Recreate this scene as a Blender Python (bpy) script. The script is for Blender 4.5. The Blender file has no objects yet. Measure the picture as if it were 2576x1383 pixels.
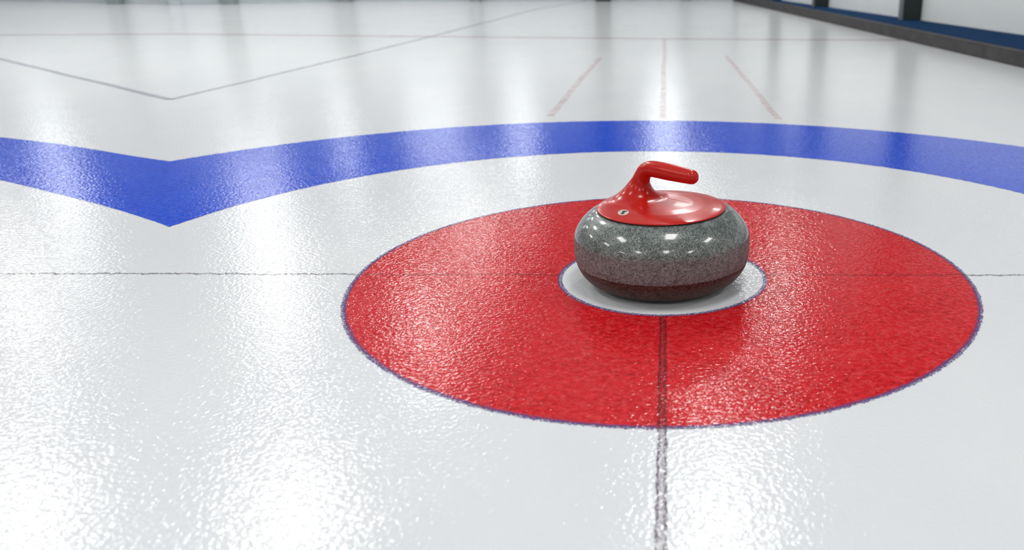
import bpy, bmesh, math, random
import numpy as np
from mathutils import Vector, Matrix
from mathutils.bvhtree import BVHTree

random.seed(7)
S = bpy.context.scene
C = S.collection
PI = math.pi

# ------------------------------------------------------------------ helpers
def link(name, me, m=None, parent=None, smooth=False):
    o = bpy.data.objects.new(name, me)
    C.objects.link(o)
    if m: me.materials.append(m)
    if parent: o.parent = parent
    if smooth:
        for p in me.polygons: p.use_smooth = True
    return o

def mesh(name, verts, faces, m=None, parent=None, smooth=False):
    me = bpy.data.meshes.new(name)
    me.from_pydata([tuple(v) for v in verts], [], faces)
    me.update()
    return link(name, me, m, parent, smooth)

def tag(o, label=None, cat=None, group=None, kind=None):
    if label: o['label'] = label
    if cat: o['category'] = cat
    if group: o['group'] = group
    if kind: o['kind'] = kind
    return o

def lathe(name, prof, m, parent=None, n=128, smooth=True, close=True):
    vs, fs = [], []
    k = len(prof)
    for i in range(n):
        a = 2 * PI * i / n
        for r, z in prof: vs.append((r * math.cos(a), r * math.sin(a), z))
    for i in range(n):
        j = (i + 1) % n
        for q in range(k - 1):
            fs.append((i*k+q, j*k+q, j*k+q+1, i*k+q+1))
    if close:
        fs.append(tuple(i*k for i in reversed(range(n))))
        fs.append(tuple(i*k + k-1 for i in range(n)))
    return mesh(name, vs, fs, m, parent, smooth)

def prism(name, poly, z0, z1, m, parent=None, bevel=0):
    """upright prism over a plan polygon (counter-clockwise)"""
    bm = bmesh.new()
    a = [bm.verts.new((x, y, z0)) for x, y in poly]
    b = [bm.verts.new((x, y, z1)) for x, y in poly]
    bm.faces.new(list(reversed(a))); bm.faces.new(b)
    n = len(poly)
    for i in range(n):
        j = (i+1) % n
        bm.faces.new((a[i], a[j], b[j], b[i]))
    if bevel:
        bmesh.ops.bevel(bm, geom=list(bm.edges), offset=bevel, segments=2, affect='EDGES')
    bmesh.ops.recalc_face_normals(bm, faces=bm.faces)
    me = bpy.data.meshes.new(name); bm.to_mesh(me); bm.free()
    return link(name, me, m, parent)

# ------------------------------------------------------------------ materials
def new_mat(name):
    m = bpy.data.materials.new(name); m.use_nodes = True
    nt = m.node_tree; nt.nodes.clear()
    out = nt.nodes.new('ShaderNodeOutputMaterial')
    b = nt.nodes.new('ShaderNodeBsdfPrincipled')
    nt.links.new(b.outputs[0], out.inputs[0])
    return m, nt, b, out

def N(nt, typ, **kw):
    n = nt.nodes.new(typ)
    for k, v in kw.items():
        if k in n.inputs.keys(): n.inputs[k].default_value = v
        else: setattr(n, k, v)
    return n

def coords(nt, scale=(1,1,1), rot=(0,0,0)):
    t = N(nt, 'ShaderNodeNewGeometry')           # world position: continuous from object to object
    mp = N(nt, 'ShaderNodeMapping'); mp.inputs['Scale'].default_value = scale
    mp.inputs['Rotation'].default_value = rot
    nt.links.new(t.outputs['Position'], mp.inputs['Vector'])
    return mp.outputs[0]

def objco(nt):
    return N(nt, 'ShaderNodeTexCoord').outputs['Object']

def noise(nt, vec, scale, detail=2, rough=.5, dist=0):
    n = N(nt, 'ShaderNodeTexNoise', Scale=scale, Detail=detail, Roughness=rough, Distortion=dist)
    nt.links.new(vec, n.inputs['Vector']); return n.outputs['Fac']

def ramp(nt, fac, stops, interp='LINEAR'):
    r = N(nt, 'ShaderNodeValToRGB'); r.color_ramp.interpolation = interp
    e = r.color_ramp.elements
    while len(e) < len(stops): e.new(0.5)
    for el, (p, c) in zip(e, stops):
        el.position = p; el.color = (*c, 1) if len(c) == 3 else c
    nt.links.new(fac, r.inputs[0]); return r.outputs[0]

def math_(nt, op, a, b=None, clamp=False):
    n = N(nt, 'ShaderNodeMath', operation=op); n.use_clamp = clamp
    for i, v in enumerate((a, b)):
        if v is None: continue
        if isinstance(v, (int, float)): n.inputs[i].default_value = v
        else: nt.links.new(v, n.inputs[i])
    return n.outputs[0]

def mix(nt, fac, a, b):
    n = N(nt, 'ShaderNodeMix', data_type='RGBA')
    for s, v in ((0, fac), (6, a), (7, b)):
        if isinstance(v, (int, float)): n.inputs[s].default_value = v
        elif isinstance(v, tuple): n.inputs[s].default_value = (*v, 1)
        else: nt.links.new(v, n.inputs[s])
    return n.outputs[2]

PEB = 1.0
def ice_finish(nt, b):
    """the pebbled, wet looking surface all ice and all paint frozen in it share"""
    v = coords(nt)
    n1 = noise(nt, v, 135, 1.5, .45, .35)
    pk = ramp(nt, n1, [(.30, (0,0,0)), (.72, (1,1,1))])
    v2 = coords(nt, (1, .55, 1))
    n2 = noise(nt, v2, 300, 2, .5, .6)
    v3 = coords(nt)
    n3 = noise(nt, v3, 9, 2, .5)
    h = math_(nt, 'ADD', math_(nt, 'MULTIPLY', pk, 1.0), math_(nt, 'MULTIPLY', n2, .30))
    h = math_(nt, 'ADD', h, math_(nt, 'MULTIPLY', n3, 1.2))
    bp = N(nt, 'ShaderNodeBump', Strength=1.0, Distance=.00034 * PEB)
    nt.links.new(h, bp.inputs['Height'])
    nt.links.new(bp.outputs[0], b.inputs['Normal'])
    b.inputs['Roughness'].default_value = .10
    b.inputs['IOR'].default_value = 1.31

def ice_mat():
    m, nt, b, _ = new_mat('ice')
    v = coords(nt, (1, .6, 1))
    c = ramp(nt, noise(nt, v, 3.2, 5, .6, .4), [(.3, (.785,.812,.838)), (.7, (.835,.853,.868))])
    fl = ramp(nt, noise(nt, coords(nt), 210, 3, .6, 1.2), [(.60, (0,0,0)), (.74, (1,1,1))])
    c = mix(nt, math_(nt, 'MULTIPLY', fl, .25), c, (.93,.95,.95))
    nt.links.new(c, b.inputs['Base Color'])
    ice_finish(nt, b); return m

def paint_mat(name, dark, mid, light, frost):
    """paint below the ice: mottled, with pale frost scratches"""
    m, nt, b, _ = new_mat(name)
    v = coords(nt)
    c = ramp(nt, noise(nt, v, 120, 4, .6, .8), [(.34, dark), (.52, mid), (.70, light)])
    big = ramp(nt, noise(nt, v, 7, 3, .55), [(.35, (0,0,0)), (.7, (1,1,1))])
    c = mix(nt, math_(nt, 'MULTIPLY', big, .35), c, light)
    w = noise(nt, coords(nt, (1, .7, 1)), 170, 2, .5, 2.2)
    vein = math_(nt, 'ABSOLUTE', math_(nt, 'SUBTRACT', w, .5))
    vein = ramp(nt, vein, [(0, (1,1,1)), (.035, (0,0,0))])
    patch = ramp(nt, noise(nt, v, 60, 2, .5), [(.45, (0,0,0)), (.62, (1,1,1))])
    c = mix(nt, math_(nt, 'MULTIPLY', math_(nt, 'MULTIPLY', vein, patch), .28), c, frost)
    nt.links.new(c, b.inputs['Base Color'])
    ice_finish(nt, b); return m

def line_mat(name, col, dens, scale=(1,1,1), nscale=260, soft=.12, rot=0):
    """a pencilled or string line in the ice: broken up into strands"""
    m, nt, b, out = new_mat(name)
    b.inputs['Base Color'].default_value = (*col, 1)
    ice_finish(nt, b)
    f = noise(nt, coords(nt, scale, (0,0,rot)), nscale, 3, .6, .8)
    a = ramp(nt, f, [(1-dens-soft, (0,0,0)), (1-dens+soft, (1,1,1))])
    tr = N(nt, 'ShaderNodeBsdfTransparent')
    mx = N(nt, 'ShaderNodeMixShader')
    nt.links.new(a, mx.inputs[0]); nt.links.new(tr.outputs[0], mx.inputs[1]); nt.links.new(b.outputs[0], mx.inputs[2])
    nt.links.new(mx.outputs[0], out.inputs[0]); return m

def plain(name, col, rough=.6, var=.12, nscale=14, metallic=0, bump=0):
    m, nt, b, _ = new_mat(name)
    f = noise(nt, coords(nt), nscale, 4, .6)
    d = tuple(x*(1-var) for x in col); l = tuple(min(1, x*(1+var)) for x in col)
    nt.links.new(ramp(nt, f, [(.3, d), (.7, l)]), b.inputs['Base Color'])
    b.inputs['Roughness'].default_value = rough; b.inputs['Metallic'].default_value = metallic
    if rough > .9: b.inputs['Specular IOR Level'].default_value = .05
    if bump:
        bp = N(nt, 'ShaderNodeBump', Strength=.5, Distance=bump)
        nt.links.new(noise(nt, coords(nt), nscale*12, 2), bp.inputs['Height'])
        nt.links.new(bp.outputs[0], b.inputs['Normal'])
    return m

def granite_mat(name, dark, mid, light, rough, coat, spec=.5):
    """light crystals parted by dark, worm-like seams"""
    m, nt, b, _ = new_mat(name)
    v = objco(nt)
    wv = N(nt, 'ShaderNodeTexNoise', Scale=330, Detail=3)
    nt.links.new(v, wv.inputs['Vector'])
    ad = N(nt, 'ShaderNodeVectorMath', operation='MULTIPLY_ADD')
    nt.links.new(wv.outputs['Color'], ad.inputs[0]); ad.inputs[1].default_value = (.0055,)*3
    nt.links.new(v, ad.inputs[2])
    def vor(sc, lo, hi):
        vo = N(nt, 'ShaderNodeTexVoronoi', feature='DISTANCE_TO_EDGE', Scale=sc, Randomness=1.0)
        nt.links.new(ad.outputs[0], vo.inputs['Vector'])
        return ramp(nt, vo.outputs['Distance'], [(lo, (0,0,0)), (hi, (1,1,1))])
    g1, g2 = vor(330, .01, .15), vor(560, .0, .12)
    cell = N(nt, 'ShaderNodeTexVoronoi', feature='F1', Scale=300, Randomness=1.0)
    nt.links.new(ad.outputs[0], cell.inputs['Vector'])
    sepc = N(nt, 'ShaderNodeSeparateColor'); nt.links.new(cell.outputs['Color'], sepc.inputs[0])
    f = noise(nt, v, 420, 3, .65, .8)
    x = math_(nt, 'MULTIPLY', math_(nt, 'ADD', math_(nt, 'MULTIPLY', g1, .6), math_(nt, 'MULTIPLY', g2, .4)), .50)
    x = math_(nt, 'ADD', x, math_(nt, 'MULTIPLY', sepc.outputs['Red'], .22))
    x = math_(nt, 'ADD', x, math_(nt, 'MULTIPLY', f, .38))
    w2 = noise(nt, v, 230, 2, .5, 1.6)
    vein = ramp(nt, math_(nt, 'ABSOLUTE', math_(nt, 'SUBTRACT', w2, .5)), [(.0, (1,1,1)), (.045, (0,0,0))])
    x = math_(nt, 'SUBTRACT', x, math_(nt, 'MULTIPLY', vein, .42))
    big = noise(nt, v, 28, 3, .6)
    x = math_(nt, 'ADD', x, math_(nt, 'MULTIPLY', math_(nt, 'SUBTRACT', big, .5), .22))
    c = ramp(nt, x, [(.26, dark), (.56, mid), (.86, light)])
    nt.links.new(c, b.inputs['Base Color'])
    b.inputs['Roughness'].default_value = rough; b.inputs['Specular IOR Level'].default_value = spec
    b.inputs['Coat Weight'].default_value = coat; b.inputs['Coat Roughness'].default_value = .08
    return m

M = {}
M['ice'] = ice_mat()
M['red'] = paint_mat('red_paint', (.42,.004,.008), (.64,.011,.017), (.78,.035,.042), (.86,.40,.40))
M['blue'] = paint_mat('blue_paint', (.004,.050,.58), (.007,.076,.70), (.018,.110,.82), (.42,.50,.92))
M['violet'] = line_mat('violet_pencil', (.125,.095,.29), .52, (1,1,1), 330, .12)
M['grey_thin'] = line_mat('grey_string', (.20,.18,.20), .50, (1, 3, 1), 210, .10)
M['maroon_thin'] = line_mat('maroon_string', (.22,.045,.055), .46, (1, 3, 1), 210, .14)
M['maroon_wide'] = line_mat('maroon_wool', (.15,.022,.035), .48, (2.0, .6, 1), 190, .14)
M['maroon_fill'] = line_mat('maroon_fill', (.36,.05,.06), .46, (1, .6, 1), 160, .22)
M['grey_wide'] = line_mat('grey_wool', (.17,.13,.18), .52, (2.0, .6, 1), 190, .10)
M['grey_fill'] = line_mat('pale_mauve_fill', (.46,.40,.47), .42, (1, .6, 1), 160, .22)
M['grey_far'] = line_mat('pale_grey_line', (.50,.51,.56), .62, (1,1,1), 40, .3)
M['red_far'] = line_mat('pale_red_line', (.62,.42,.44), .58, (1,1,1), 30, .3)
M['pink'] = line_mat('pale_pink_line', (.80,.62,.62), .42, (1,1,1), 12, .40)

# ------------------------------------------------------------------ the ice and what is painted in it
floor = mesh('floor', [(-16,-6,0), (6,-6,0), (6,14,0), (-16,14,0)], [(0,1,2,3)], M['ice'])
tag(floor, kind='structure')

def decal(name, outer, inner, z, m, closed=True):
    """flat band between two outlines with the same number of points"""
    n = len(outer); vs = [(x, y, z) for x, y in outer] + [(x, y, z) for x, y in inner]
    fs = []
    for i in range(n if closed else n-1):
        j = (i+1) % n
        fs.append((i, j, n+j, n+i))
    o = mesh(name, vs, fs, m, floor)
    me = o.data
    if me.polygons[0].normal.z < 0: me.flip_normals()
    return o

def rough1d(n, amp, octaves=((1,1),)):
    """periodic smooth jitter"""
    out = [0.0]*n
    for per, a in octaves:
        k = max(3, n // per); ctrl = [random.uniform(-1,1) for _ in range(k)]
        for i in range(n):
            t = i*k/n; i0 = int(t); f = t-i0; f = f*f*(3-2*f)
            out[i] += amp*a*(ctrl[i0 % k]*(1-f) + ctrl[(i0+1) % k]*f)
    return out

def red_r(t):
    return (.6109 + .0018*math.cos(t) + .0015*math.sin(t) + .0002*math.cos(2*t) + .0014*math.sin(2*t)
            + .0005*math.cos(3*t) + .0021*math.sin(3*t))
def but_r(t):
    return .2057 - .0017*math.cos(t) - .0065*math.sin(t)

NR = 2400
T = [2*PI*i/NR for i in range(NR)]
def ring(fr, off, jit):
    return [((fr(t)+off+j)*math.cos(t), (fr(t)+off+j)*math.sin(t)) for t, j in zip(T, jit)]
jo = rough1d(NR, .0012, ((5,1),(1,.8)))
ji = rough1d(NR, .0009, ((5,1),(1,.8)))
red = decal('red_ring', ring(red_r, -.0040, jo), ring(but_r, .0, ji), .0004, M['red'])
tag(red, 'red painted ring around the white button')
o = decal('ring_outline', ring(red_r, .0005, rough1d(NR, .0018, ((4,.5),(1,1)))), ring(red_r, -.0090, rough1d(NR, .0012, ((4,.6),(1,1)))), .0006, M['violet'])
tag(o, 'violet pencil outline of the red ring')
o = decal('button_outline', ring(but_r, .0025, rough1d(NR, .0014, ((4,.5),(1,1)))), ring(but_r, -.0062, rough1d(NR, .0012, ((4,.6),(1,1)))), .0006, M['violet'])
tag(o, 'violet pencil outline of the white button')

# far part of the blue ring: circle from the right, behind the lens, round to the corner of the V
def blue_o(t): return 1.8615 + .0016*math.cos(t) - .1025*math.sin(t)
def blue_i(t): return 1.1855 - .0015*math.cos(t) + .0055*math.sin(t)
NB = 1500
to0, to1 = -1.35, math.atan2(.997, -1.501)
ti0, ti1 = -1.35, math.atan2(.315, -1.145)
def clip(t0, t1, fr, jit):
    return [((fr(t0+(t1-t0)*i/(NB-1))+jit[i])*math.cos(t0+(t1-t0)*i/(NB-1)),
             (fr(t0+(t1-t0)*i/(NB-1))+jit[i])*math.sin(t0+(t1-t0)*i/(NB-1))) for i in range(NB)]
oo = clip(to0, to1, blue_o, rough1d(NB, .0022, ((3,1),(1,.6))))
ii = clip(ti0, ti1, blue_i, rough1d(NB, .0018, ((3,1),(1,.6))))
lo = [(-1.591,1.039), (-1.685,1.086), (-1.983,1.239), (-2.276,1.357), (-2.514,1.435), (-2.779,1.508), (-3.05,1.55)]
li = [(-1.209,.363), (-1.389,.486), (-1.614,.622), (-1.857,.761), (-2.079,.861), (-2.323,.952), (-2.56,1.03)]
def dense(pts, n, amp):
    """smooth open curve through points (Catmull-Rom), n samples"""
    out = []; k = len(pts)-1
    j = rough1d(n, amp, ((3,1),(1,.6)))
    for i in range(n):
        u = i*k/(n-1); s = min(int(u), k-1); f = u-s
        p = [Vector(pts[max(0, min(k, s+d))]) for d in (-1,0,1,2)]
        q = .5*((2*p[1]) + (p[2]-p[0])*f + (2*p[0]-5*p[1]+4*p[2]-p[3])*f*f + (3*p[1]-p[0]-3*p[2]+p[3])*f**3)
        out.append((q.x, q.y+j[i]))
    return out
oo += dense([oo[-1]]+lo, 220, .0007)[1:]
ii += dense([ii[-1]]+li, 220, .0007)[1:]
o = decal('blue_ring', oo, ii, .0004, M['blue'], closed=False)
tag(o, 'blue painted ring that bends into a V at its left')

# sliver of a second red ring cut by the left edge of the picture
ax, ay, ar = -1.6534, -.5695, .605
o = decal('second_red_ring', [(ax+ar*math.cos(t), ay+ar*math.sin(t)) for t in T[::6]],
          [(ax+.2*math.cos(t), ay+.2*math.sin(t)) for t in T[::6]], .0004, M['red'])
tag(o, 'edge of another red ring at the far left')

def strip(name, pts, w, m, z=.0005, step=.006, jit=0.0, label=None, w1=None):
    """thin band along a polyline"""
    P = []
    for (a, b) in zip(pts[:-1], pts[1:]):
        a, b = Vector(a), Vector(b); k = max(1, int((b-a).length/step))
        P += [a.lerp(b, i/k) for i in range(k)]
    P.append(Vector(pts[-1])); n = len(P)
    c = rough1d(n, jit, ((6,1),(2,.6))); jl = rough1d(n, jit*.6, ((1,1),)); jr = rough1d(n, jit*.6, ((1,1),))
    L, R = [], []
    for i, p in enumerate(P):
        d = (P[min(n-1, i+1)]-P[max(0, i-1)]).normalized(); q = Vector((-d.y, d.x))
        ww = w if w1 is None else w + (w1-w)*i/(n-1)
        L.append(tuple(p+q*(c[i]+ww/2+jl[i]))); R.append(tuple(p+q*(c[i]-ww/2+jr[i])))
    o = decal(name, L, R, z, m, closed=False)
    if label: tag(o, label)
    return o

strip('tee_line', [(-2.4,-.012), (-1.54,-.007), (-.98,-.001), (-.608,-.001)], .0060, M['grey_thin'], .0007, .0035, .0032, 'thin dark line across the ice left of the red ring')
strip('tee_line', [(-.608,-.001), (-.2065,0)], .0055, M['maroon_thin'], .0007, .0035, .0032, 'thin maroon line across the red ring, left of the stone')
strip('tee_line', [(.2065,.003), (.614,.009)], .0055, M['maroon_thin'], .0007, .0035, .0032, 'thin maroon line across the red ring, right of the stone')
strip('tee_line', [(.614,.009), (.832,.009), (1.9,.012)], .0060, M['grey_thin'], .0007, .0035, .0032, 'thin dark line across the ice right of the red ring')
def strand_line(name, pts, w, e, m_edge, m_fill, z, step, jit, label):
    P = []
    for (a, b) in zip(pts[:-1], pts[1:]):
        a, b = Vector(a), Vector(b); k = max(1, int((b-a).length/step))
        P += [a.lerp(b, i/k) for i in range(k)]
    P.append(Vector(pts[-1])); n = len(P)
    J = [rough1d(n, jit, ((5,1),(2,.8))) for _ in range(4)]
    off = (-w/2, -w/2+e, w/2-e, w/2); vs, fs = [], []
    for i, p in enumerate(P):
        for q in range(4): vs.append((p.x+off[q]+J[q][i], p.y, z))
    for i in range(n-1):
        for q in range(3): fs.append((i*4+q, i*4+4+q, i*4+5+q, i*4+1+q))
    o = mesh(name, vs, fs, m_edge, floor); o.data.materials.append(m_fill)
    for i, p in enumerate(o.data.polygons): p.material_index = 1 if i % 3 == 1 else 0
    if o.data.polygons[0].normal.z < 0: o.data.flip_normals()
    tag(o, label); return o
strand_line('centre_line', [(-.001,-.611), (-.002,-.869), (-.003,-1.6)], .0135, .0040, M['grey_wide'], M['grey_fill'], .0007, .004, .0009, 'dark double line running towards the viewer')
strand_line('centre_line', [(-.001,-.213), (-.001,-.611)], .0130, .0045, M['maroon_wide'], M['maroon_fill'], .0007, .004, .0009, 'maroon line crossing the red ring below the stone')
strip('centre_line', [(-.006,1.80), (-.007,2.966), (-.002,4.927), (-.002,5.316)], .026, M['pink'], .0005, .05, .002, 'pale pink line beyond the blue ring')
strip('pink_guide_line', [(-.403,3.971), (-.438,2.584), (-.451,1.836)], .030, M['pink'], .0005, .05, .002, 'pale pink line left of the centre line')
strip('pink_guide_line', [(.39,4.149), (.43,2.769), (.449,1.81)], .030, M['pink'], .0005, .05, .002, 'pale pink line right of the centre line')
strip('hog_line', [(-10,4.9), (-5.449,5.09), (-4.925,5.162), (-4.398,5.252), (-3.78,5.371), (-2.472,5.346), (-1.137,5.341), (-.002,5.316), (1.834,5.392)], .085, M['red_far'], .0006, .08, .004, 'faint red line straight across the far ice')
strip('side_line', [(-1.074,11.25), (-1.494,9.055), (-1.797,5.309), (-1.918,4.014), (-2.121,2.183)], .05, M['grey_far'], .0005, .05, .003, 'pale grey line forming the right arm of a V', w1=.030)
strip('side_line', [(-2.121,2.183), (-4.104,3.84), (-5.402,4.944), (-8,7.2)], .036, M['grey_far'], .0005, .05, .003, 'pale grey line forming the left arm of a V')

# ------------------------------------------------------------------ hall shell
M['kick'] = plain('grey_kickboard', (.46,.50,.53), .6, .08, 6)
M['post'] = plain('dark_steel', (.012,.020,.020), .5, .2, 10)
M['post_lit'] = plain('lit_steel', (.15,.16,.17), .5, .1, 10)  # paler copy of the post steel for the side the lamps light
M['rubber'] = plain('dark_rubber', (.042,.039,.040), .7, .35, 9, bump=.001)
M['carpet'] = plain('navy_carpet', (.008,.036,.100), .95, .22, 30, bump=.002)
M['ceil'] = plain('ceiling_white', (.42,.43,.44), .8, .04, 1)

def two_tone(name, lower, upper, z):
    m, nt, b, _ = new_mat(name)
    g_ = N(nt, 'ShaderNodeNewGeometry'); sx = N(nt, 'ShaderNodeSeparateXYZ')
    nt.links.new(g_.outputs['Position'], sx.inputs[0])
    k = math_(nt, 'GREATER_THAN', sx.outputs['Z'], z)
    f = ramp(nt, noise(nt, coords(nt), 3, 3), [(.3, tuple(c*.95 for c in lower)), (.7, lower)])
    nt.links.new(mix(nt, k, f, upper), b.inputs['Base Color']); b.inputs['Roughness'].default_value = .6
    return m
# white boards below, unseen upper part darkened to dim its reflection in the ice
M['panel'] = two_tone('white_panel', (.80,.835,.825), (.20,.215,.22), 1.25)
M['wallw'] = two_tone('pale_wall', (.60,.64,.655), (.15,.16,.17), 1.30)
def wx(y, off=0): return 1.437 + (9.634-y)*.2318 + off         # foot of the right wall
def cx(y, off=0): return 1.839 + (5.462-y)*.1433 + off         # face of the bumper along the ice
H = 3.9
Y0, Y1 = -5.0, 11.55
CH = .088
# bumper along the ice edge
t = prism('side_bumper', [(cx(Y0), Y0), (cx(Y0)+.075, Y0), (cx(Y1)+.075, Y1), (cx(Y1), Y1)], 0, CH, M['rubber'], bevel=.006)
tag(t, 'dark rubber bumper along the right edge of the ice', 'bumper')
t = prism('walkway_carpet', [(cx(Y0)+.078, Y0), (wx(Y0)-.003, Y0), (wx(Y1)+.060, Y1), (cx(Y1)+.078, Y1)], .001, CH+.002, M['carpet'])
tag(t, 'navy blue carpet strip between dark bumper and white wall', 'carpet')
wr = prism('wall_right', [(wx(Y0), Y0), (wx(Y0)+.25, Y0), (wx(Y1)+.25, Y1), (wx(Y1)+.065, Y1)], 0, H, M['panel'])
tag(wr, kind='structure')

# posts on the right wall
posts = [((2.085,6.34), .174, 'wide dark post nearest the viewer on the right wall'),
         ((1.628,8.343), .150, 'second dark post along the right wall'),
         ((1.331,9.815), .135, 'farthest dark post on the right wall, cut by the picture top')]
for (x, y), w, lab in posts:
    r = bpy.data.objects.new('wall_post', None); C.objects.link(r); r.location = (x, y, CH+.002)
    tag(r, lab, 'post', 'dark posts on the right wall')
    prism('post_body', [(0,0), (w,0), (w,.11), (0,.11)], 0, H-CH-.004, M['post'], r, .004)
    fl = prism('lit_side_face', [(-.012,.004), (-.0005,.004), (-.0005,.13), (-.012,.13)], 0, H-CH-.004, M['post_lit'], r)
    tag(fl, 'left face of the post, coloured lighter as lit by the lamps')

# far wall, left wall
def wall(name, a, b, m, z0=0, z1=H, th=.2):
    a, b = Vector(a), Vector(b); d = (b-a).normalized(); q = Vector((-d.y, d.x))*th
    return tag(prism(name, [tuple(a), tuple(b), tuple(b+q), tuple(a+q)], z0, z1, m), kind='structure')
# (listed right to left so that the outside lies beyond)
FW = [(-8.2,9.70), (-5.70,9.20), (-4.15,10.36), (1.01,11.68)]
LW0 = (-14.0, 10.9)
def seg(a, b, f): return (a[0]+(b[0]-a[0])*f, a[1]+(b[1]-a[1])*f)
for i, (nm, a, b) in enumerate((('wall_left', LW0, FW[1]), ('wall_back_left', FW[1], FW[2]), ('wall_back', FW[2], FW[3]))):
    wall(nm, a, b, M['wallw'])
    a2, b2 = Vector(a), Vector(b); d = (b2-a2).normalized(); q = Vector((d.y, -d.x))
    w = prism('baseboard_'+nm[5:], [tuple(a2+q*.03), tuple(b2+q*.03), tuple(b2), tuple(a2)], 0, .12, M['kick'])
    tag(w, kind='structure')
k = 0
M['greypost'] = plain('grey_post', (.26,.29,.30), .6, .1, 8)
for x, y, w in ((-6.45,9.28,.14), (-5.20,9.45,.14), (-4.10,10.24,.15), (-2.52,10.65,.13), (-.85,11.07,.20), (.30,11.38,.12)):
    k += 1
    tag(prism('trim_%d' % k, [(x-w/2,y-.08), (x+w/2,y-.08), (x+w/2,y+.06), (x-w/2,y+.06)], 0, H, M['post' if x == -.85 else 'greypost']), kind='structure')

tag(prism('trim_%d' % (k+1), [(-5.76,9.12), (-5.64,9.12), (-5.64,9.24), (-5.76,9.24)], 0, H, M['kick']), kind='structure')

# daylight windows high in the far wall (above the picture, mirrored in the ice)
def emit(name, col, s):
    m = bpy.data.materials.new(name); m.use_nodes = True; nt = m.node_tree; nt.nodes.clear()
    o = nt.nodes.new('ShaderNodeOutputMaterial'); e = nt.nodes.new('ShaderNodeEmission')
    e.inputs[0].default_value = (*col, 1); e.inputs[1].default_value = s
    nt.links.new(e.outputs[0], o.inputs[0]); return m
M['glass'] = emit('daylit_pane', (.93,.97,1), 10.0)
wins = [(-7.75,1.95,.50,1.1), (-5.25,1.95,.50,1.1), (-4.32,1.75,.26,.60), (-2.05,1.75,.35,.65), (.05,1.7,.60,.9), (-3.2,1.75,.7,.35)]
segs = [(LW0, FW[1]), (FW[1], FW[2]), (FW[2], FW[3])]
for i, (x, z, w, h) in enumerate(wins):
    for a, b in segs:
        if a[0] <= x < b[0]:
            f = (x-a[0])/(b[0]-a[0]); p = Vector(seg(a, b, f)); d = (Vector(b)-Vector(a)).normalized(); q = Vector((d.y, -d.x))
            l, r = p-d*w/2, p+d*w/2
            fr = prism('window_%d' % (i+1), [tuple(l-d*.05+q*.05), tuple(r+d*.05+q*.05), tuple(r+d*.05+q*.001), tuple(l-d*.05+q*.001)], z-.05, z+h+.05, M['panel'])
            tag(fr, kind='structure')
            pn = prism('window_pane', [tuple(l+q*.056), tuple(r+q*.056), tuple(r+q*.051), tuple(l+q*.051)], z, z+h, M['glass'], fr)
ceil = prism('ceiling', [(-14,-5), (4.9,-5), (1.2,11.7), (-4.15,10.5), (-5.7,9.4), (-14,11)], H, H+.1, M['ceil'])
tag(ceil, kind='structure')

# ------------------------------------------------------------------ the curling stone
stone = bpy.data.objects.new('curling_stone', None); C.objects.link(stone)
stone.location = (-.0023, -.030, .0018)
stone.rotation_euler = (0, math.radians(-1.0), 0)
tag(stone, 'grey granite curling stone with red handle standing on the white button', 'curling stone')

M['gran'] = granite_mat('polished_granite', (.005,.010,.007), (.112,.142,.126), (.41,.46,.43), .32, .8)
M['gran_low'] = granite_mat('reflection_brown_granite', (.005,.003,.002), (.072,.038,.028), (.19,.110,.085), .5, .0, .2)  # brown puts the red ring's reflection and the shade into the colour
M['band'] = granite_mat('matte_granite', (.045,.048,.048), (.190,.207,.203), (.40,.425,.42), .6, .0, .25)
M['redplastic'], nt, b, _ = new_mat('red_plastic')
cc = ramp(nt, noise(nt, objco(nt), 40, 3, .6), [(.3, (.54,.013,.008)), (.7, (.62,.018,.011))])
nt.links.new(cc, b.inputs['Base Color']); b.inputs['Roughness'].default_value = .24
b.inputs['Specular IOR Level'].default_value = .26; b.inputs['Coat Weight'].default_value = .22; b.inputs['Coat Roughness'].default_value = .08
M['black'] = plain('gap_black', (.008,.006,.006), .6)
M['stick'] = plain('cream_sticker', (.66,.56,.46), .35, .15, 300)
M['ink'] = plain('black_ink', (.012,.011,.010), .4)

R_, ZT, ZB, HT, RB, E1, E2, RT = .1693, .094, .072, .146, .096, 2.3, 1.53, .122
def body_profile(n=48):
    p = [(.0, 0.0), (RB*.6, 0.0), (RB*.95, 0.0)]
    for i in range(n):
        t = PI/2*i/(n-1)
        p.append((RB+(R_-RB)*math.sin(t)**(2/E1), ZB*(1-max(0,math.cos(t))**(2/E1))))
    for i in range(n):
        t = PI/2*i/(n-1)
        p.append((RT+(R_-RT)*max(0, math.cos(t))**(2/E2), ZT+(HT-ZT)*math.sin(t)**(2/E2)))
    p += [(.08, HT), (0.0, HT)]
    return p
PROF = body_profile()
def r_at(z):
    c = PROF[2:-2]
    for (r0, z0), (r1, z1) in zip(c[:-1], c[1:]):
        if z0 <= z <= z1 and z1 > z0: return r0+(r1-r0)*(z-z0)/(z1-z0)
    return R_
Z1, Z2 = .0495, .098
zs = lambda a, b, n: [a+(b-a)*i/(n-1) for i in range(n)]
up = [(r_at(z)-.0006, z) for z in zs(Z1-.002, Z2, 10)][:-1] + [(r, z) for r, z in PROF if z > Z2-.0005]
up = [(r, z) for r, z in up if r > 1e-4] + [(.001, HT)]
lathe('granite_body', up, M['gran'], stone, 160)
low = [(.001, 0.0)] + [(r, z) for r, z in PROF[1:] if z <= Z1] + [(r_at(Z1+.0005), Z1+.0005), (r_at(Z1)-.004, Z1+.001)]
o = lathe('granite_underside', low, M['gran_low'], stone, 160); tag(o, 'dark brownish lower granite')
nb = 400
j1, j2 = rough1d(nb, .0006, ((6,1),(1,1))), rough1d(nb, .0008, ((6,1),(1,1)))
vs, fs = [], []; K = 12
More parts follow.
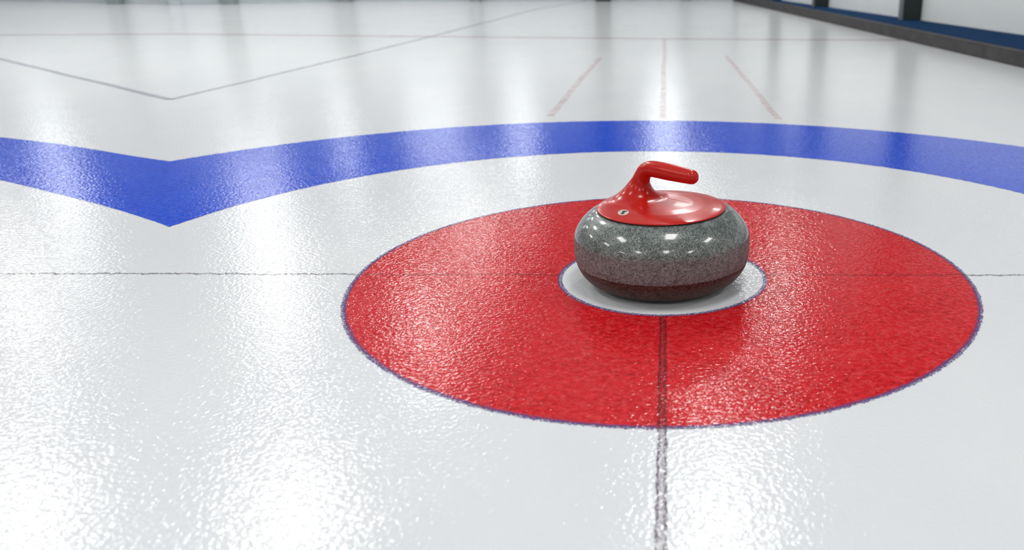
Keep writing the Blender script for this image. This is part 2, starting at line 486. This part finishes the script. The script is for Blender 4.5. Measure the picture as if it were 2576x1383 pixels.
for i in range(nb):
    a = 2*PI*i/nb
    for q in range(K):
        z = Z1 + j1[i] + (Z2+j2[i]-Z1-j1[i])*q/(K-1); r = r_at(z) + .00018
        vs.append((r*math.cos(a), r*math.sin(a), z))
for i in range(nb):
    for q in range(K-1): fs.append((i*K+q, (i+1) % nb*K+q, (i+1) % nb*K+q+1, i*K+q+1))
o = mesh('striking_band', vs, fs, M['band'], stone, True); tag(o, 'matte mauve grey band round the granite')
o = lathe('gap_ring', [(.112, HT-.001), (.1224, HT-.0005), (.1228, HT+.0018), (.112, HT+.0022)], M['black'], stone, 128, close=False)  # black ring painted in for the shade of the gap under the cap
tag(o, 'black ring for the shaded gap under the red cap')

# handle: cap and gooseneck grip moulded in one, as a smooth blend of solids turned into a surface
HA = math.radians(-42)
U = np.array([math.cos(HA), math.sin(HA)])
def ax3(s, z, n=0): return np.array([U[0]*s - U[1]*n, U[1]*s + U[0]*n, z])
ctrl = [(-.066,.146,.034), (-.0605,.168,.0265), (-.0545,.187,.0190), (-.0485,.2015,.0160), (-.0400,.2135,.0152), (-.0260,.2190,.0154),
        (-.0060,.2202,.0160), (.018,.2199,.0160), (.046,.2194,.0150), (.0760,.2188,.0136)]
chain = []
for i in range(len(ctrl)-1):
    p = [np.array(ctrl[max(0, min(len(ctrl)-1, i+d))]) for d in (-1,0,1,2)]
    for q in range(8):
        f_ = q/8
        c_ = .5*((2*p[1]) + (p[2]-p[0])*f_ + (2*p[0]-5*p[1]+4*p[2]-p[3])*f_**2 + (3*p[1]-p[0]-3*p[2]+p[3])*f_**3)
        chain.append(((c_[0], c_[1]), c_[2]))
chain.append((ctrl[-1][:2], ctrl[-1][2]))
g = .0015
X = np.arange(-.132, .1321, g); Y = np.arange(-.132, .1321, g); Zg = np.arange(.1425, .243, g)
GX, GY, GZ = np.meshgrid(X, Y, Zg, indexing='ij')
def smin(a, b, k):
    h = np.clip(.5 + .5*(b-a)/k, 0, 1); return b*(1-h) + a*h - k*h*(1-h)
RR = np.sqrt(GX**2 + GY**2)
top = np.interp(RR, [0, .03, .060, .085, .104, .116, .1235, .14], [.1590, .1588, .1580, .1562, .1537, .1517, .1500, .143])
cap = np.maximum(GZ - top, np.maximum(.1478 - GZ, RR - .1238))
neck = None
for (pa, ra), (pb, rb) in zip(chain[:-1], chain[1:]):
    A, B = ax3(*pa), ax3(*pb); d = B-A
    t = np.clip(((GX-A[0])*d[0] + (GY-A[1])*d[1] + (GZ-A[2])*d[2])/(d@d), 0, 1)
    dd = np.sqrt((GX-A[0]-d[0]*t)**2 + (GY-A[1]-d[1]*t)**2 + (GZ-A[2]-d[2]*t)**2) - (ra+(rb-ra)*t)
    neck = dd if neck is None else np.minimum(neck, dd)
F = smin(cap, neck, .034)
F = np.maximum(F, np.maximum(.1478 - GZ, RR - .1238))
def surface_nets(F, X, Y, Z):
    nx, ny, nz = F.shape; ins = F < 0
    c = [ins[a:nx-1+a, b:ny-1+b, e:nz-1+e] for a in (0,1) for b in (0,1) for e in (0,1)]
    cnt = sum(x.astype(int) for x in c); act = (cnt > 0) & (cnt < 8)
    idx = -np.ones(act.shape, int); ci = np.argwhere(act); idx[act] = np.arange(len(ci))
    acc = np.zeros((len(ci), 3)); w = np.zeros(len(ci))
    crn = [(a,b,e) for a in (0,1) for b in (0,1) for e in (0,1)]
    for p in range(8):
        for q in range(p+1, 8):
            P, Q = np.array(crn[p]), np.array(crn[q])
            if np.abs(P-Q).sum() != 1: continue
            fp = F[ci[:,0]+P[0], ci[:,1]+P[1], ci[:,2]+P[2]]; fq = F[ci[:,0]+Q[0], ci[:,1]+Q[1], ci[:,2]+Q[2]]
            m = (fp < 0) != (fq < 0); t = np.where(m, fp/np.where(m, fp-fq, 1), 0)
            acc += np.where(m[:,None], P + (Q-P)*t[:,None], 0); w += m
    v = ci + acc/w[:,None]
    v = np.stack([X[0]+v[:,0]*g, Y[0]+v[:,1]*g, Z[0]+v[:,2]*g], 1)
    faces = []
    for axis in range(3):
        o1, o2 = [(1,2), (2,0), (0,1)][axis]
        sl0 = [slice(1, -1)]*3; sl1 = [slice(1, -1)]*3
        sl0[axis] = slice(0, F.shape[axis]-1); sl1[axis] = slice(1, F.shape[axis])
        a, b = ins[tuple(sl0)], ins[tuple(sl1)]
        e = np.argwhere(a != b); sg = a[a != b]
        base = e.copy(); base[:, o1] += 1; base[:, o2] += 1
        def at(d1, d2):
            k = base.copy(); k[:, o1] -= d1; k[:, o2] -= d2; return idx[k[:,0], k[:,1], k[:,2]]
        Q = np.stack([at(1,1), at(0,1), at(0,0), at(1,0)], 1)
        Q[~sg] = Q[~sg][:, ::-1]
        faces.append(Q)
    return v, np.concatenate(faces)
V, Fc = surface_nets(F, X, Y, Zg)
E = np.unique(np.sort(np.concatenate([Fc[:, [0,1]], Fc[:, [1,2]], Fc[:, [2,3]], Fc[:, [3,0]]]), 1), axis=0)
deg = np.bincount(E.ravel(), minlength=len(V))[:, None]
def lap(V):
    s = np.zeros_like(V); np.add.at(s, E[:,0], V[E[:,1]]); np.add.at(s, E[:,1], V[E[:,0]]); return s/deg - V
for it in range(14):
    V = V + .5*lap(V); V = V - .52*lap(V)
for it in range(2): V = V + .4*lap(V)
# vertex normals of the whole moulding, so that cap and grip shade as one
fn = np.cross(V[Fc[:,2]]-V[Fc[:,0]], V[Fc[:,3]]-V[Fc[:,1]])
VN = np.zeros_like(V)
for q in range(4): np.add.at(VN, Fc[:,q], fn)
VN /= np.linalg.norm(VN, axis=1)[:,None] + 1e-12
fc = V[Fc].mean(1)
grip_m = fc[:,2] > .172
def sub(name, sel, parent):
    f = Fc[sel]; u, inv = np.unique(f, return_inverse=True); inv = inv.reshape(f.shape)
    o = mesh(name, V[u].tolist(), inv.tolist(), M['redplastic'], parent, True)
    o.data.normals_split_custom_set_from_vertices([tuple(n) for n in VN[u]])
    return o
capo = sub('handle_cap', ~grip_m, stone)
grip = sub('handle_grip', grip_m, stone)
tag(capo, 'round red plastic cap'); tag(grip, 'red gooseneck grip')

# maker's sticker on the cap: cream disc with a black emblem
bv = BVHTree.FromPolygons([Vector(v) for v in V], [tuple(f) for f in Fc])
def on_cap(x, y, lift):
    h = bv.ray_cast(Vector((x, y, .3)), Vector((0,0,-1)))
    return h[0] + h[1]*lift, h[1]
sc, sn = on_cap(-.0700, -.0600, 0)
e1 = (Vector((1,.15,0)) - sn*sn.dot(Vector((1,.15,0)))).normalized(); e2 = sn.cross(e1)
def patch(name, poly, lift, m, parent, fill=True):
    vs = []
    for a, b_ in poly:
        if not fill: a, b_ = a*.9, b_*1.25
        p = sc + e1*a + e2*b_; q, nn = on_cap(p.x, p.y, lift); vs.append(q)
    vs2 = vs + [Vector(on_cap((sc + e1*0).x, (sc+e2*0).y, lift)[0])] if fill else vs
    n = len(vs)
    fs = [(i, (i+1) % n, n) for i in range(n)] if fill else [tuple(range(n))]
    return mesh(name, vs2, fs, m, parent)
SR = .0104
st = patch('sticker', [(SR*math.cos(2*PI*i/40), SR*1.45*math.sin(2*PI*i/40)) for i in range(40)], .0005, M['stick'], capo)
tag(st, 'small oval cream sticker with a black emblem')
em = patch('sticker_emblem', [(-.0062,-.0066), (-.0004,-.0070), (.0022,-.0018), (.0036,-.0006), (.0048,.0022), (.0084,.0014), (.0092,.0024), (.0060,.0046), (.0026,.0066), (-.0004,.0064), (-.0010,.0026), (-.0030,.0002)], .0009, M['ink'], capo, False)
# thin scratch-like seam across the cap, beside the grip
sp = [(-.0216+.0804*i/24, .0624-.08*i/24) for i in range(25)]
vs = []
for i, (x, y) in enumerate(sp):
    w = .0004 + .0004*math.sin(PI*i/24)
    for s in (-1, 1): vs.append(on_cap(x+s*w*.70, y+s*w*.71, .00012)[0])
o = mesh('cap_seam', vs, [(2*i, 2*i+1, 2*i+3, 2*i+2) for i in range(24)], plain('seam_dark', (.22,.03,.03), .4), capo)
if o.data.polygons[0].normal.z < 0: o.data.flip_normals()

# ------------------------------------------------------------------ light
def lamp(x, y, z=3.25, sx=.52, sy=.95, e=60, col=(1,.985,.96)):
    l = bpy.data.lights.new('hall_lamp', 'AREA'); l.shape = 'RECTANGLE'; l.size = sx; l.size_y = sy
    l.energy = e; l.color = col
    o = bpy.data.objects.new('hall_lamp', l); o.location = (x, y, z); C.objects.link(o)
LE = 95
for x in (-2.6, .38):
    for y, k in ((3.6, 1.0), (7.2, .58), (10.2, .45)): lamp(x, y, e=LE*k)
for x in (-4.5, -7.5):
    for y, k in ((3.6, 1.0), (8.0, .8)): lamp(x, y, e=LE*k)
lamp(1.4, 8.2, e=LE*.4, sx=.3, sy=.6)
for x in (-5.5, -2.6, .38, 3.2):
    for y in (-.6, -4.0): lamp(x, y, e=LE*.56)

w = bpy.data.worlds.new('hall'); S.world = w; w.use_nodes = True
bg = w.node_tree.nodes['Background']; bg.inputs[0].default_value = (.90,.95,1,1); bg.inputs[1].default_value = .48

# ------------------------------------------------------------------ camera
cam = bpy.data.cameras.new('camera'); co = bpy.data.objects.new('camera', cam); C.objects.link(co)
cam.sensor_fit = 'HORIZONTAL'; cam.sensor_width = 36; cam.lens = 2217.8536*36/2576
cam.shift_x = (1288-1710.646)/2576; cam.shift_y = (694.154-691.5)/2576
cam.clip_start = .02; cam.clip_end = 100
r = Vector((.99983081,-.0155398,.0098423)); d = Vector((.00393911,-.34177391,-.93977395)); f = Vector((.01796774,.93965372,-.34165487))
m = Matrix.Identity(4)
for i in range(3):
    m[i][0] = r[i]; m[i][1] = -d[i]; m[i][2] = -f[i]
m[0][3], m[1][3], m[2][3] = .00098943, -1.6628484, .60341322
co.matrix_world = m
cam.dof.use_dof = True; cam.dof.focus_distance = 1.72; cam.dof.aperture_fstop = 4.0
S.camera = co

S.view_settings.view_transform = 'Standard'; S.view_settings.look = 'None'
S.view_settings.gamma = 1; S.view_settings.use_curve_mapping = False
S.view_settings.exposure = -0.94
